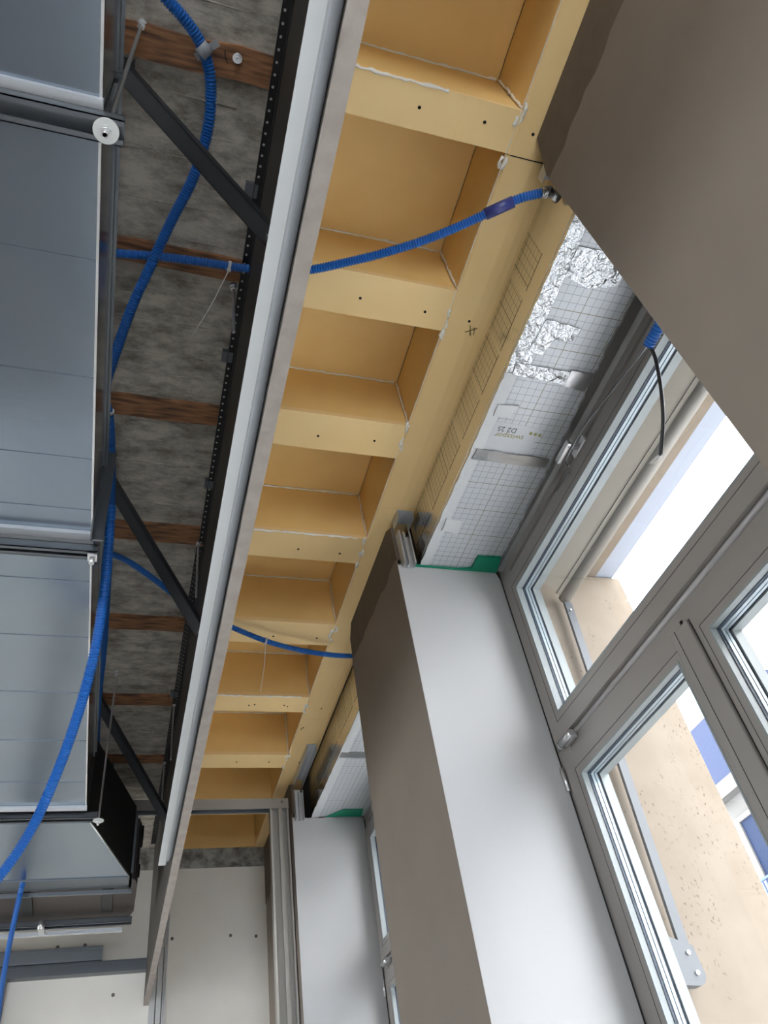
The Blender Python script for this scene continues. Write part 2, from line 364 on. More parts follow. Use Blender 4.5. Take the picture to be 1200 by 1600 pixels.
# ------------------------------------------------------------------ yellow boxed joists, pockets and edge beam
JO = [(-.055, .05), (.441, .546), (.944, 1.080), (1.449, 1.595), (2.004, 2.146), (2.540, 2.692), (3.105, 3.240), (3.655, 3.792), (4.180, 4.340)]
SCREWS = {1: [(.521, .493), (.694, .488)], 2: [(.504, 1.021), (.706, 1.027)], 3: [(.489, 1.539), (.683, 1.530)], 4: [(.529, 2.091), (.694, 2.097)],
          5: [(.527, 2.643), (.718, 2.641)], 6: [(.504, 3.188), (.530, 3.181), (.672, 3.181), (.689, 3.192)], 7: [(.52, 3.73), (.69, 3.73)]}
JLAB = ['nearest the camera, at the top edge of the photo', 'with two screws and a scribed board joint, near the top', 'just below the upper blue conduit', 'third one below the top of the photo',
        'level with the torn pier corner', 'right above the lower blue conduit', 'with two pairs of screws, below the lower conduit', 'just before the metal stud frame', 'half hidden behind the metal stud frame']
def sealant(name, pts, r, parent, seed=0):
    rnd = random.Random(seed); P = spline(pts, .012)
    P = [p + Vector((rnd.uniform(-1, 1), rnd.uniform(-1, 1), rnd.uniform(-1, 1))) * r * .5 for p in P]
    return obj(name, sweep(bmesh.new(), P, lambda i: r * rnd.uniform(.55, 1.35), 7), SEAL, parent)
for i, (a, b_) in enumerate(JO):
    t = thing('boxed_joist', (.48, (a + b_) / 2, ZC), 'yellow boarded ceiling joist ' + JLAB[i], 'ceiling joist', 'boxed joists over the window side')
    bm = bmesh.new(); bx(bm, .185, XB0 + .002, a, b_, ZC, ZC + .018)
    if i == 1:                                    # scribed joints near the right end
        bx(bm, .628, .6295, a, b_, ZC - .0006, ZC); bx(bm, .668, .669, a, b_ - .04, ZC - .0005, ZC)
    obj('soffit_board', bm, YEL, t)
    obj('side_board', box(.185, XB0, a + .001, a + .016, ZC + .018, ZP), YELP, t)
    obj('side_board', box(.185, XB0, b_ - .016, b_ - .001, ZC + .018, ZP), YELP, t)
    for x, y in SCREWS.get(i, []):
        bm = bmesh.new(); cyl(bm, (x, y, ZC + .003), (x, y, ZC - .0012), .0042, 12); obj('screw', bm, HOLE, t)
    if i < 8:
        sealant('sealant_bead', [(.26, a - .001, ZP - .002), (.5, a - .001, ZP - .003), (XB0 - .01, a - .001, ZP - .002)], .0034, t, i)
        if i in (1, 4, 6): sealant('sealant_bead', [(.24, a, ZC + .001), (.42, a, ZC - .001), (.58 if i == 1 else .74, a, ZC)], .0040, t, i + 20)
        sealant('sealant_bead', [(XB0 - .003, a - .004, ZP - .01), (XB0 - .004, a - .005, 2.12), (XB0, a - .004, ZC + .012)], .0036, t, i + 40)
        rnd = random.Random(i)
        for k in range(5):
            p = Vector((XB0 + rnd.uniform(-.008, .004), a + rnd.uniform(-.02, .14), ZC + rnd.uniform(-.002, .006)))
            bm = bmesh.new(); sweep(bm, spline([p, p + Vector((rnd.uniform(-.01, .01), rnd.uniform(.006, .02), -.002)), p + Vector((rnd.uniform(-.004, .006), rnd.uniform(.02, .035), 0))], .006), lambda q: .0035 + .003 * rnd.random(), 7)
            obj('sealant_blob', bm, SEAL, t)
POCK = list(zip([(-.6, -.055)] + JO, JO + [(YF + .003, 5)]))
PLAB = ['behind the camera end of the row', 'cut by the top edge of the photo', 'crossed by the shadow above the upper conduit', 'below the second joist', 'behind the third joist', 'behind the fourth joist', 'level with the torn pier corner',
        'above the lower conduit tail', 'between the last two joists before the stud frame', 'directly before the stud frame', 'beside the broken render of the far wall']
for i, (p, q) in enumerate(POCK):
    t = obj('pocket_panel', box(.185, XB0 - .002, p[1] - .004 if i else -.6, q[0] + .004 if i < 9 else YF + .003, ZP, ZP + .014), YELP,
            label='recessed yellow ceiling panel ' + PLAB[i + (0 if i < 10 else 0)], cat='ceiling panel', group='recessed yellow panels between the joists')
# end of row: board facing the camera on the far wall side
t = thing('edge_beam', (.86, 2.1, ZC), 'long yellow boarded beam running along the window wall', 'beam')
bm = bmesh.new()
prof = [(XB0, ZC + .018), (XB0, ZC + .004), (XB0 + .006, ZC), (XB1 - .080, ZC), (XB1 - .050, ZC + .003), (XB1 - .026, ZC + .009), (XB1 - .010, ZC + .018), (XB1, ZC + .030), (XB1 + .004, ZC + .045), (XB0 + .02, ZC + .045)]
for y0, y1 in ((-.6, .548), (.5495, 1.83), (1.831, 3.30), (3.301, YF)): prism(bm, prof, 1, y0, y1)
obj('soffit_board', bm, YEL, t)
obj('side_board', box(XB0, XB0 + .014, -.6, YF, ZC + .018, ZP), YELP, t)
for x, y in [(.829, .487), (.851, 1.032), (.853, 2.097), (.859, 3.202), (.798, 3.395), (.805, 3.382), (.867, 3.725), (.855, 3.735)]:
    bm = bmesh.new(); cyl(bm, (x, y, ZC + .003), (x, y, ZC - .0012), .0042, 12); obj('screw', bm, HOLE, t)
bm = bmesh.new()
for a_, b2 in (((.858, 1.045), (.868, 1.075)), ((.85, 1.07), (.885, 1.05)), ((.862, 1.06), (.872, 1.08)), ((.874, 1.05), (.88, 1.075))):
    sweep(bm, spline([(a_[0], a_[1], ZC - .0006), ((a_[0] + b2[0]) / 2 + .002, (a_[1] + b2[1]) / 2, ZC - .0008), (b2[0], b2[1], ZC - .0006)], .006), lambda i: .0012, 6)
obj('scratch_mark', bm, mat('dark_olive_mark', (.13, .10, .03), .8), t)
sealant('sealant_bead', [(XB0 - .003, .05, ZC + .0), (XB0 - .002, 2.0, ZC - .0), (XB0 - .002, 4.1, ZC)], .0012, t, 90)
bm = bmesh.new(); bx(bm, XB0 + .01, XB1, .5475, .5500, ZC - .0008, ZC + .002); obj('board_joint', bm, HOLE, t)

# ------------------------------------------------------------------ concrete side: wooden battens
WB = [(-.06, .0), (.470, .537), (.975, 1.036), (1.475, 1.552), (2.030, 2.112), (2.563, 2.647), (3.13, 3.21), (3.68, 3.745), (4.20, 4.27)]
for i, (a, b_) in enumerate(WB):
    bm = bmesh.new(); rnd = random.Random(i)
    N = 14; X0, X1 = -1.2, .178
    pts = [(X0 + (X1 - X0) * k / N, a + rnd.uniform(-.006, .006)) for k in range(N + 1)] + [(X1 - (X1 - X0) * k / N, b_ + rnd.uniform(-.004, .004)) for k in range(N + 1)]
    prism(bm, pts, 2, ZC, ZC + .03)
    obj('wooden_batten', bm, WOOD, label='brown timber batten set flush in the concrete ceiling, ' + ['nearest the camera', 'holding the anchor nut', 'behind the crossing blue conduit', 'the brightest orange one', 'below the upper strut foot', 'crossed by the middle strut', 'beyond the middle strut', 'beside the hanging channel', 'at the far dark runner'][i],
        cat='batten', group='timber battens in the concrete')
bm = bmesh.new()                                   # board marks: thin ridges between planks
for k in range(60):
    y = -.5 + k * .09 + random.uniform(-.02, .02)
    if any(a - .01 < y < b_ + .01 for a, b_ in WB): continue
    P = [Vector((-.9 + j * .09, y + random.uniform(-.003, .003), ZC + .0125)) for j in range(12)]
    sweep(bm, P, lambda i: random.uniform(.0005, .0035), 5)
obj('trim_3', bm, CONC, kind='structure')

# ------------------------------------------------------------------ bulkhead
BX0, BX1, BZ = .178, .205, 1.188
t = thing('fascia_bulkhead', (.19, 2.2, BZ), 'long hanging fascia, darkened for shade, with greige lower edge and white trim', 'bulkhead')
obj('fascia_board', box(BX0, BX1 - .001, -.8, YF - .002, BZ + .002, ZC + .01), DARKB, t)
bm = bmesh.new()
rnd = random.Random(3)
n = 120; pts = [(BX0 - .0005, -.8)] + [(BX0 - .0005 + rnd.uniform(-.0004, .0004), -.8 + (YF - .002 + .8) * k / n) for k in range(1, n)] + [(BX0 - .0005, YF - .002)]
pts += [(BX1 + rnd.uniform(-.0004, .0004), YF - .002 - (YF - .002 + .8) * k / n) for k in range(n + 1)]
prism(bm, pts, 2, BZ, BZ + .012); obj('board_edge', bm, EDGE, t)
TE = 3.05
bm = bmesh.new()
prism(bm, [(.130, 1.2158), (.130, 1.2135), (.1308, 1.2125), (.154, 1.2125), (.156, 1.2135), (.158, 1.216), (.156, 1.2158)], 1, -.8, TE)
obj('trim_ledge', bm, TRIMW, t, label='white ledge')
cov = [(.154, 1.214)] + [(.156 + .0222 * math.sin(a), 1.2135 + .0 + .016 * (1 - math.cos(a))) for a in [k * math.pi / 16 for k in range(1, 9)]]
cov += [(BX0 + .0005, 1.236), (.154, 1.218)]
bm = bmesh.new(); prism(bm, cov, 1, -.8, TE - .03)
for f in bm.faces: f.smooth = False
obj('trim_cove', bm, mat('shaded_trim_enamel', (.40, .43, .46), .35), t, label='white curved cove, greyed for shade')  # the ledge's white, with the shade of its angle put into grey
# perforated ceiling angles
for i, (y0, y1, xx) in enumerate(((-.7, 2.10, .157), (2.12, YF - .1, .151))):
    a = thing('perforated_angle', (xx, (y0 + y1) / 2, ZC), 'black perforated steel angle along the fascia top, ' + ('nearer length' if i == 0 else 'farther length'), 'steel angle', 'perforated angles above the fascia')
    bm = bmesh.new(); bx(bm, xx, BX0 - .0005, y0, y1, ZC - .004, ZC - .002); bx(bm, BX0 - .002, BX0 - .0005, y0, y1, ZC - .045, ZC - .002); bx(bm, xx, xx + .0015, y0, y1, ZC - .012, ZC - .002)
    obj('angle_strip', bm, BLACK, a)
    bm = bmesh.new(); y = y0 + .01
    while y < y1:
        if i == 0: cyl(bm, (xx + .008, y, ZC - .0038), (xx + .008, y, ZC - .0050), .0032, 10)
        else:
            cyl(bm, (xx + .007, y, ZC - .0038), (xx + .007, y, ZC - .0050), .0020, 8); cyl(bm, (xx + .016, y + .01, ZC - .0038), (xx + .016, y + .01, ZC - .0050), .0020, 8)
        y += .0265
    tag(obj('perforation_row', bm, DOT, a), kind='stuff')
for (u, v), lb in zip([(390, 297), (353, 557), (325, 757), (270, 1085)], ['beside the upper strut', 'below the upper conduit', 'level with the middle strut top', 'beside the lower batten']):
    p = at('z', ZC - .002, u, v)
    obj('fixing_clip', box(p.x - .012, p.x + .02, p.y - .018, p.y + .018, ZC - .006, ZC + .013, bev=.001), DZINC, label='small grey steel clip at the fascia top, ' + lb, cat='clip', group='clips along the fascia top')

# diagonal struts
for i, (u, v, y, lb) in enumerate([(190, 112, .714, 'uppermost and nearest'), (166, 747, 2.11, 'middle one, crossing the blue conduit'), (150, 1092, 3.527, 'lowest and farthest')]):
    p1 = Vector((BX0 - .006, y, 1.60)); p0 = at('z', ZC - .03, u, v)
    st = thing('diagonal_strut', p1, 'dark steel strut from ceiling to fascia, ' + lb, 'strut', 'diagonal struts bracing the fascia')
    d = (p1 - p0).normalized(); e = (p1 + d * .005)
    s0 = Vector((0, 0, 1)); s = d.cross(s0).normalized(); q = s.cross(d)
    bm = bmesh.new(); wv, th, lip = .020, .0015, .010
    def bar(a0, a1, b0, b1):
        vs = []
        for P0 in (p0, e):
            for (aa, bb) in ((a0, b0), (a1, b0), (a1, b1), (a0, b1)): vs.append(bm.verts.new(P0 + s * aa + q * bb))
        for f in ((0, 1, 2, 3), (7, 6, 5, 4), (0, 4, 5, 1), (1, 5, 6, 2), (2, 6, 7, 3), (3, 7, 4, 0)): bm.faces.new([vs[k] for k in f])
    bar(-wv, wv, -th, th); bar(-wv, -wv + .003, -th, lip * 2); bar(wv - .003, wv, -th, lip * 2)
    bmesh.ops.recalc_face_normals(bm, faces=bm.faces[:]); obj('channel_bar', bm, STEEL, st)
    bm = bmesh.new(); bx(bm, p0.x - .025, p0.x + .025, p0.y - .02, p0.y + .02, ZC - .004, ZC + .012); bx(bm, p0.x - .003, p0.x + .003, p0.y - .02, p0.y + .02, ZC - .045, ZC)
    obj('ceiling_foot', bm, STEEL, st)
    bm = bmesh.new(); cyl(bm, (BX0 - .012, y, 1.60), (BX0, y, 1.60), .007, 6); obj('bolt', bm, DZINC, st)

# threaded rods and anchors
def rod(x, y, z0, lb, r=.0042, hook=False, tilt=(0, 0)):
    t = thing('threaded_rod', (x, y, z0), lb, 'threaded rod', 'threaded hanger rods')
    bm = bmesh.new(); P = spline([(x + tilt[0], y + tilt[1], z0), (x, y, ZC + .012)], .0016)
    obj('rod_shaft', sweep(bm, P, lambda i: r if i % 2 else r * .86, 10), CHROME, t)
    bm = bmesh.new(); cyl(bm, (x, y, ZC - .012), (x, y, ZC + .004), .0085, 6); cyl(bm, (x, y, ZC + .002), (x, y, ZC + .013), .011, 16); obj('anchor_nut', bm, CHROME, t)
rod(-.134, .474, 1.31, 'long zinc rod hanging the nearest duct rail')
rod(.145, 1.059, 1.765, 'zinc rod beside the black angle under the crossing conduit')
p = at('z', ZC, 310, 848); rod(p.x, p.y, 1.74, 'zinc rod beside the fourth batten at the fascia')
p = at('z', ZC, 272, 1100); rod(p.x, p.y, 1.72, 'thin zinc rod beside the sixth batten at the fascia')
p = at('z', ZC, 257, 1190); rod(p.x, p.y, 1.72, 'thin zinc rod nearest the far end of the fascia')
p = at('z', ZC, 170, 1090); rod(-.10, 2.96, 1.34, 'zinc rod above the black duct end')
p = at('z', ZC, 371, 91)
bm = bmesh.new(); cyl(bm, (p.x, p.y, ZC + .014), (p.x, p.y, ZC - .002), .011, 16); cyl(bm, (p.x, p.y, ZC - .002), (p.x, p.y, ZC - .010), .0085, 6); cyl(bm, (p.x, p.y, ZC - .010), (p.x, p.y, ZC - .022), .004, 10)
obj('anchor_bolt', bm, CHROME, label='zinc anchor bolt with hex nut in the second batten', cat='bolt')
bm = tube([(p.x - .03, p.y - .02, ZC + .01), (p.x - .028, p.y, ZC - .006), (p.x - .02, p.y + .015, ZC - .004)], .0012); obj('bent_nail', bm, BLACK, label='thin dark bent nail beside the anchor bolt', cat='nail')

# ------------------------------------------------------------------ ducts on rails
DZ0, DZ1, DX = 1.372, 1.60, -.1465
def duct(y0, y1, lb, seams):
    t = thing('ventilation_duct', ((-1.3 + DX) / 2, (y0 + y1) / 2, DZ0), lb, 'duct', 'rectangular sheet metal ducts')
    bm = box(-1.3, DX, y0, y1, DZ0, DZ1)
    for s in seams: bx(bm, -1.3, DX + .0005, s, s + .003, DZ0 - .0015, DZ0)
    obj('duct_body', bm, GALV, t)
    bm = bmesh.new(); bx(bm, DX - .002, DX + .006, y0 + .01, y1 - .01, DZ1 - .03, DZ1 - .004); bx(bm, DX - .001, DX + .012, y0, y1, DZ1 - .0045, DZ1 - .002); obj('corner_seam', bm, DZINC, t)
    obj('lower_seam', box(DX - .003, DX + .0015, y0 + .002, y1 - .002, DZ0 - .002, DZ0 + .004), CHROME, t)
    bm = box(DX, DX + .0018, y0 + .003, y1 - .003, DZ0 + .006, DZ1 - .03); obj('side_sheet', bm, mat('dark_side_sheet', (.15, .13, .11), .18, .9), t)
    for yy in (y0, y1):
        bm = bmesh.new(); a = yy if yy == y0 else yy - .022
        bx(bm, -1.3, DX + .004, a, a + .022, DZ0 - .012, DZ0 - .0005)
        obj('flange', bm, ZINC, t)
duct(-.9, .462, 'bluish sheet metal duct section nearest, above the washer rail', [-.3, .1, .3])
duct(.464, 1.452, 'bluish sheet metal duct section between the first two rails', [.72, .98, 1.2, 1.36])
duct(1.454, 2.90, 'long pale sheet metal duct section reflecting the blue conduit', [1.62, 1.86, 2.14, 2.42, 2.7])
def rail(y, z, x1, lb, wd=.041, h=.024, washer=True):
    t = thing('hanger_rail', (-.6, y, z), lb, 'hanger rail', 'channel rails under the ducts')
    bm = bmesh.new(); y0, y1 = y - wd / 2, y + wd / 2
    bx(bm, -1.3, x1, y0, y0 + .002, z, z + h); bx(bm, -1.3, x1, y1 - .002, y1, z, z + h); bx(bm, -1.3, x1, y0, y1, z + h - .002, z + h)
    bx(bm, -1.3, x1, y0, y0 + .010, z, z + .002); bx(bm, -1.3, x1, y1 - .010, y1, z, z + .002)
    obj('channel', bm, DZINC, t)
    if washer:
        bm = bmesh.new(); cyl(bm, (washer, y, z - .0035), (washer, y, z - .0005), .020, 32); obj('washer', bm, mat('pale_zinc_washer', (.60, .62, .60), .5, .3), t)
        bm = bmesh.new(); cyl(bm, (washer, y, z - .011), (washer, y, z - .0035), .0088, 6); obj('hex_nut', bm, CHROME, t)
        bm = bmesh.new(); cyl(bm, (washer, y, z - .020), (washer, y, z - .011), .0042, 12); obj('rod_end', bm, CHROME, t)
rail(.474, 1.330, -.108, 'dark channel rail with round washer under the nearest duct', washer=-.134)
rail(1.468, 1.325, -.128, 'galvanised channel rail under the second duct joint', wd=.030, washer=None)
rail(2.96, 1.352, -.105, 'channel rail before the widened duct end', washer=-.10)
bm = bmesh.new(); bx(bm, -.150, -.128, 1.455, 1.481, 1.318, 1.322); cyl(bm, (-.139, 1.468, 1.300), (-.139, 1.468, 1.318), .007, 6)
obj('rail_bracket', bm, CHROME, label='small zinc bracket and nut at the end of the second rail', cat='bracket')
p0 = Vector((-.14, 1.46, 1.345)); p1 = Vector((-.135, 1.46, 1.66))
bm = bmesh.new(); bx(bm, -.146, -.118, 1.42, 1.426, 1.335, 1.66); bx(bm, -.146, -.142, 1.39, 1.426, 1.335, 1.66)
obj('side_angle', bm, DZINC, label='dark steel angle standing beside the duct at the second rail', cat='steel angle')
# widening duct end, fan box
t = thing('duct_transition', (-.3, 3.3, 1.37), 'duct end widening to the right with a black side and pale underside', 'duct end')
bm = bmesh.new()
V = [bm.verts.new(q) for q in [(-1.3, 2.99, 1.385), (-.150, 2.99, 1.385), (.032, 3.59, 1.385), (-1.3, 3.59, 1.385), (-1.3, 2.99, 1.62), (-.150, 2.99, 1.62), (.032, 3.59, 1.62), (-1.3, 3.59, 1.62)]]
for f in ((0, 1, 2, 3), (4, 7, 6, 5), (0, 4, 5, 1), (2, 6, 7, 3), (0, 3, 7, 4)): bm.faces.new([V[k] for k in f])
bmesh.ops.recalc_face_normals(bm, faces=bm.faces[:]); obj('sheet_body', bm, GALV, t)
bm = bmesh.new()
Z0, Z1 = 1.386, 1.70
V = [bm.verts.new(q) for q in [(-.150, 2.99, Z0), (.034, 3.59, Z0), (.040, 3.59, Z0), (-.144, 2.99, Z0), (-.150, 2.99, Z1), (.034, 3.59, Z1), (.040, 3.59, Z1), (-.144, 2.99, Z1)]]
for f in ((0, 1, 2, 3), (4, 7, 6, 5), (0, 4, 5, 1), (1, 5, 6, 2), (2, 6, 7, 3), (3, 7, 4, 0)): bm.faces.new([V[k] for k in f])
bmesh.ops.recalc_face_normals(bm, faces=bm.faces[:]); obj('side_plate', bm, BLACK, t, label='black side plate')
bm = sweep(bmesh.new(), [Vector((-.150, 2.99, Z0 - .002)), Vector((.036, 3.59, Z0 - .002))], lambda i: .003, 8); obj('edge_seam', bm, CHROME, t)
bm = bmesh.new(); bx(bm, -1.3, .048, 3.59, 3.70, 1.380, 1.400); bx(bm, -1.3, .052, 3.70, 3.712, 1.360, 1.375); bx(bm, .036, .050, 3.59, 3.70, 1.380, 1.66); obj('flange', bm, DZINC, t)
t = thing('fan_box', (-.3, 3.9, 1.38), 'brown black fan casing behind the widened duct end', 'fan box')
bm = bmesh.new(); prism(bm, [(-1.3, 3.712), (.062, 3.712), (.075, 3.78), (.075, 4.10), (.055, 4.18), (-1.3, 4.18)], 2, 1.42, 1.70); obj('casing', bm, RUST, t)
for x in (-.42, -.075):
    bm = bmesh.new(); bx(bm, x, x + .05, 3.80, 4.08, 1.412, 1.42, bev=.003); obj('casing_slot', bm, BLACK, t)
bm = bmesh.new(); cyl(bm, (.055, 3.82, 1.66), (.085, 3.82, 1.66), .05, 24); cyl(bm, (.06, 3.95, 1.55), (.085, 3.95, 1.55), .03, 20); obj('motor_cap', bm, BLACK, t)
rail(4.12, 1.372, .070, 'galvanised rail under the dark fan casing', wd=.05, washer=None)
bm = bmesh.new(); bx(bm, -1.3, .030, 4.155, 4.175, 1.352, 1.368); obj('flat_bar', bm, ZINC, label='pale flat steel bar beyond the fan casing rail', cat='steel bar')
t = thing('rail_clamp', (-.33, 4.1, 1.36), 'small zinc clamp with nut on the fan casing rail', 'clamp')
bm = bmesh.new(); bx(bm, -.345, -.315, 4.07, 4.175, 1.355, 1.370, bev=.002); obj('clamp_plate', bm, CHROME, t)
bm = bmesh.new(); cyl(bm, (-.33, 4.06, 1.345), (-.33, 4.06, 1.385), .012, 6); obj('clamp_nut', bm, CHROME, t)
# channel hanging behind the conduits
t = thing('suspended_channel', (-.10, 3.75, 1.70), 'vertical zinc channel hanging from the ceiling before the far runner', 'steel channel')
bm = bmesh.new(); x, y = -.115, 3.75
bx(bm, x - .03, x + .03, y + .02, y + .022, 1.62, ZC + .012); bx(bm, x - .03, x - .028, y - .02, y + .02, 1.62, ZC + .012); bx(bm, x + .028, x + .03, y - .02, y + .02, 1.62, ZC + .012); obj('channel', bm, DZINC, t)

# ------------------------------------------------------------------ conduits
def conduit(lb, pix, r=.0125, ext=None, name='conduit'):
    pts = [at('z', z, u, v) for (u, v, z) in pix]
    if ext: pts += [Vector(e) for e in ext]
    return obj(name, corrugated(pts, r), BLUE, label=lb, cat='conduit', group='blue corrugated conduits')
conduit('blue corrugated conduit curving down beside the nearest strut', [(235, -30, 1.93), (262, 0, 1.93), (295, 38, 1.94), (318, 78, 1.95), (329, 130, 1.95), (325, 200, 1.94), (303, 275, 1.93), (268, 345, 1.92), (234, 418, 1.90), (204, 485, 1.88), (178, 560, 1.87), (166, 600, 1.88), (160, 640, 1.88)], r=.0135)
conduit('dark blue conduit running along behind the duct edge', [(150, 600, 1.82), (168, 640, 1.82), (173, 700, 1.82), (173, 780, 1.82), (170, 860, 1.82), (166, 940, 1.82), (161, 1020, 1.83), (153, 1100, 1.83), (151, 1180, 1.83), (155, 1250, 1.83), (156, 1290, 1.83)], r=.0135)
conduit('second dark conduit dropping toward the fan box', [(160, 900, 1.75), (152, 1000, 1.75), (146, 1080, 1.75), (147, 1150, 1.75), (152, 1230, 1.75), (154, 1280, 1.75)], r=.0135)
conduit('bright blue conduit arching forward across the duct', [(174, 790, 1.62), (169, 860, 1.52), (163, 920, 1.42), (155, 980, 1.33), (143, 1040, 1.25), (122, 1115, 1.17), (92, 1200, 1.08), (52, 1290, .98), (8, 1358, .88), (-40, 1410, .80)], r=.0140)
conduit('blue conduit crossing the ceiling and the fascia to the foil end', [(120, 390, 1.975), (170, 395, 1.975), (250, 401, 1.975), (320, 410, 1.975), (380, 419, 1.972), (440, 424, 1.955), (488, 421, 1.94), (540, 410, 1.925), (590, 398, 1.915), (650, 380, 1.905), (705, 359, 1.90), (760, 334, 1.90), (810, 311, 1.90), (848, 301, 1.90)], r=.0125)
conduit('lower blue conduit sagging from fascia to the second pier', [(176, 866, 1.96), (205, 880, 1.96), (250, 912, 1.965), (300, 950, 1.965), (365, 981, 1.955), (420, 1003, 1.94), (470, 1016, 1.935), (515, 1023, 1.94), (550, 1025, 1.945), (575, 1024, 1.95)], r=.0115)
conduit('thin blue conduit hanging down at the lower left corner', [(38, 1366, 1.42), (36, 1378, 1.385), (32, 1394, 1.345), (22, 1440, 1.28), (12, 1490, 1.22), (2, 1550, 1.16), (-6, 1620, 1.1)], r=.011)
def wrap(name, lb, cat, z0, z1, u0, v0, u1, v1, r, m, group=None):
    a, b_ = at('z', z0, u0, v0), at('z', z1, u1, v1); bm = bmesh.new(); cyl(bm, a, b_, r, 20)
    return obj(name, bm, m, label=lb, cat=cat, group=group)
wrap('conduit_coupler', 'smooth dark blue coupler sleeve on the upper crossing conduit', 'coupler', 1.90, 1.90, 758, 335, 802, 315, .0152, BLUEC)
wrap('foil_wrap', 'silver foil wrapped end of the upper crossing conduit', 'foil wrap', 1.90, 1.90, 845, 301, 862, 300, .0150, FOIL)
wrap('foil_plug', 'crumpled silver foil plug where the conduit meets the pier corner', 'foil wrap', 1.90, 1.895, 861, 300, 872, 312, .0125, FOIL)
# tapes and ties
p = at('z', 1.95, 320, 80)
bm = bmesh.new(); cyl(bm, at('z', 1.945, 312, 70), at('z', 1.945, 326, 86), .0152, 20)
a = at('z', 1.96, 306, 90); b_ = at('z', 1.96, 341, 66)
s_ = (b_ - a); nn = Vector((-s_.y, s_.x, 0)).normalized() * .008
V = [bm.verts.new(q) for q in (a - nn, b_ - nn, b_ + nn, a + nn)] + [bm.verts.new(q + Vector((0, 0, .002))) for q in (a - nn, b_ - nn, b_ + nn, a + nn)]
for f in ((0, 1, 2, 3), (7, 6, 5, 4), (0, 4, 5, 1), (1, 5, 6, 2), (2, 6, 7, 3), (3, 7, 4, 0)): bm.faces.new([V[k] for k in f])
obj('tape_strap', bm, TAPEG, label='grey cloth tape holding the curved conduit to the ceiling', cat='tape')
def ziptie(lb, u, v, z, u2, v2, z2, r, d):
    t = thing('cable_tie', at('z', z, u, v), lb, 'cable tie', 'nylon cable ties')
    c = at('z', z, u, v); d = Vector(d).normalized(); bm = bmesh.new(); cyl(bm, c - d * .004, c + d * .004, r + .0015, 20); obj('tie_loop', bm, TIE, t)
    bm = bmesh.new(); h = c + Vector((0, .004, -r - .003)); bx(bm, h.x - .005, h.x + .005, h.y - .004, h.y + .004, h.z - .003, h.z + .004, bev=.001); obj('tie_head', bm, TIE, t)
    e = at('z', z2, u2, v2)
    if (e - h).length > .02: obj('tie_tail', sweep(bmesh.new(), spline([h, (h + e) / 2 + Vector((.004, 0, 0)), e], .01), lambda i: .0018 - .0009 * i / 20 if i < 20 else .0009, 6), TIE, t)
ziptie('white cable tie with long tail on the upper crossing conduit', 358, 416, 1.975, 300, 525, 1.86, .0125, (1, .1, 0))
ziptie('thin white cable tie hanging from the lower sagging conduit', 415, 1001, 1.94, 407, 1080, 1.78, .0115, (1, .25, 0))
ziptie('pale tie around the conduit at the duct edge', 170, 643, 1.82, 172, 650, 1.82, .0135, (0, 1, 0))
# conduit stub with cables at the window
t = thing('conduit_stub', at('y', .60, 1015, 530), 'short bright blue conduit stub sticking out beside the near pier edge', 'conduit')
c0 = at('x', .93, 1034, 500); c1 = at('x', .93, 1013, 540)
obj('stub_tube', corrugated([c0 + Vector((0, -.05, .03)), c0, c1], .0125), BLUE, t)
pts = [c1 + Vector((0, -.004, .006))] + [at('x', .94, u, v) for u, v in ((1024, 560), (1033, 610), (1036, 660), (1032, 712))]
obj('hanging_cable', tube(pts, .0038), CABLE, label='black cable hanging from the blue stub before the glass', cat='cable')
bm = bmesh.new()
for dv in (0, 4, -3): sweep(bm, spline([at('x', .94, 1032 + dv / 2, 710), at('x', .94, 1026 + dv, 716), at('x', .94, 1018 + dv, 724)], .004), lambda i: .0012, 6)
obj('bare_wire', bm, CHROME, label='bare silver wire ends at the tip of the black cable', cat='wire')
pts = [c1 + Vector((0, 0, .004))] + [at('x', 1.10, u, v) for u, v in ((985, 573), (950, 618), (915, 663), (890, 705), (884, 722), (889, 728))]
obj('hanging_cable', tube(pts, .0032), GCABLE, label='grey cable looping from the blue stub to the window handle', cat='cable')
obj('cable_end', tube([at('x', 1.2, u, v) for u, v in ((889, 738), (880, 752), (869, 768))], .003), GCABLE, label='dark cable tail on the frame below the window handle', cat='cable')

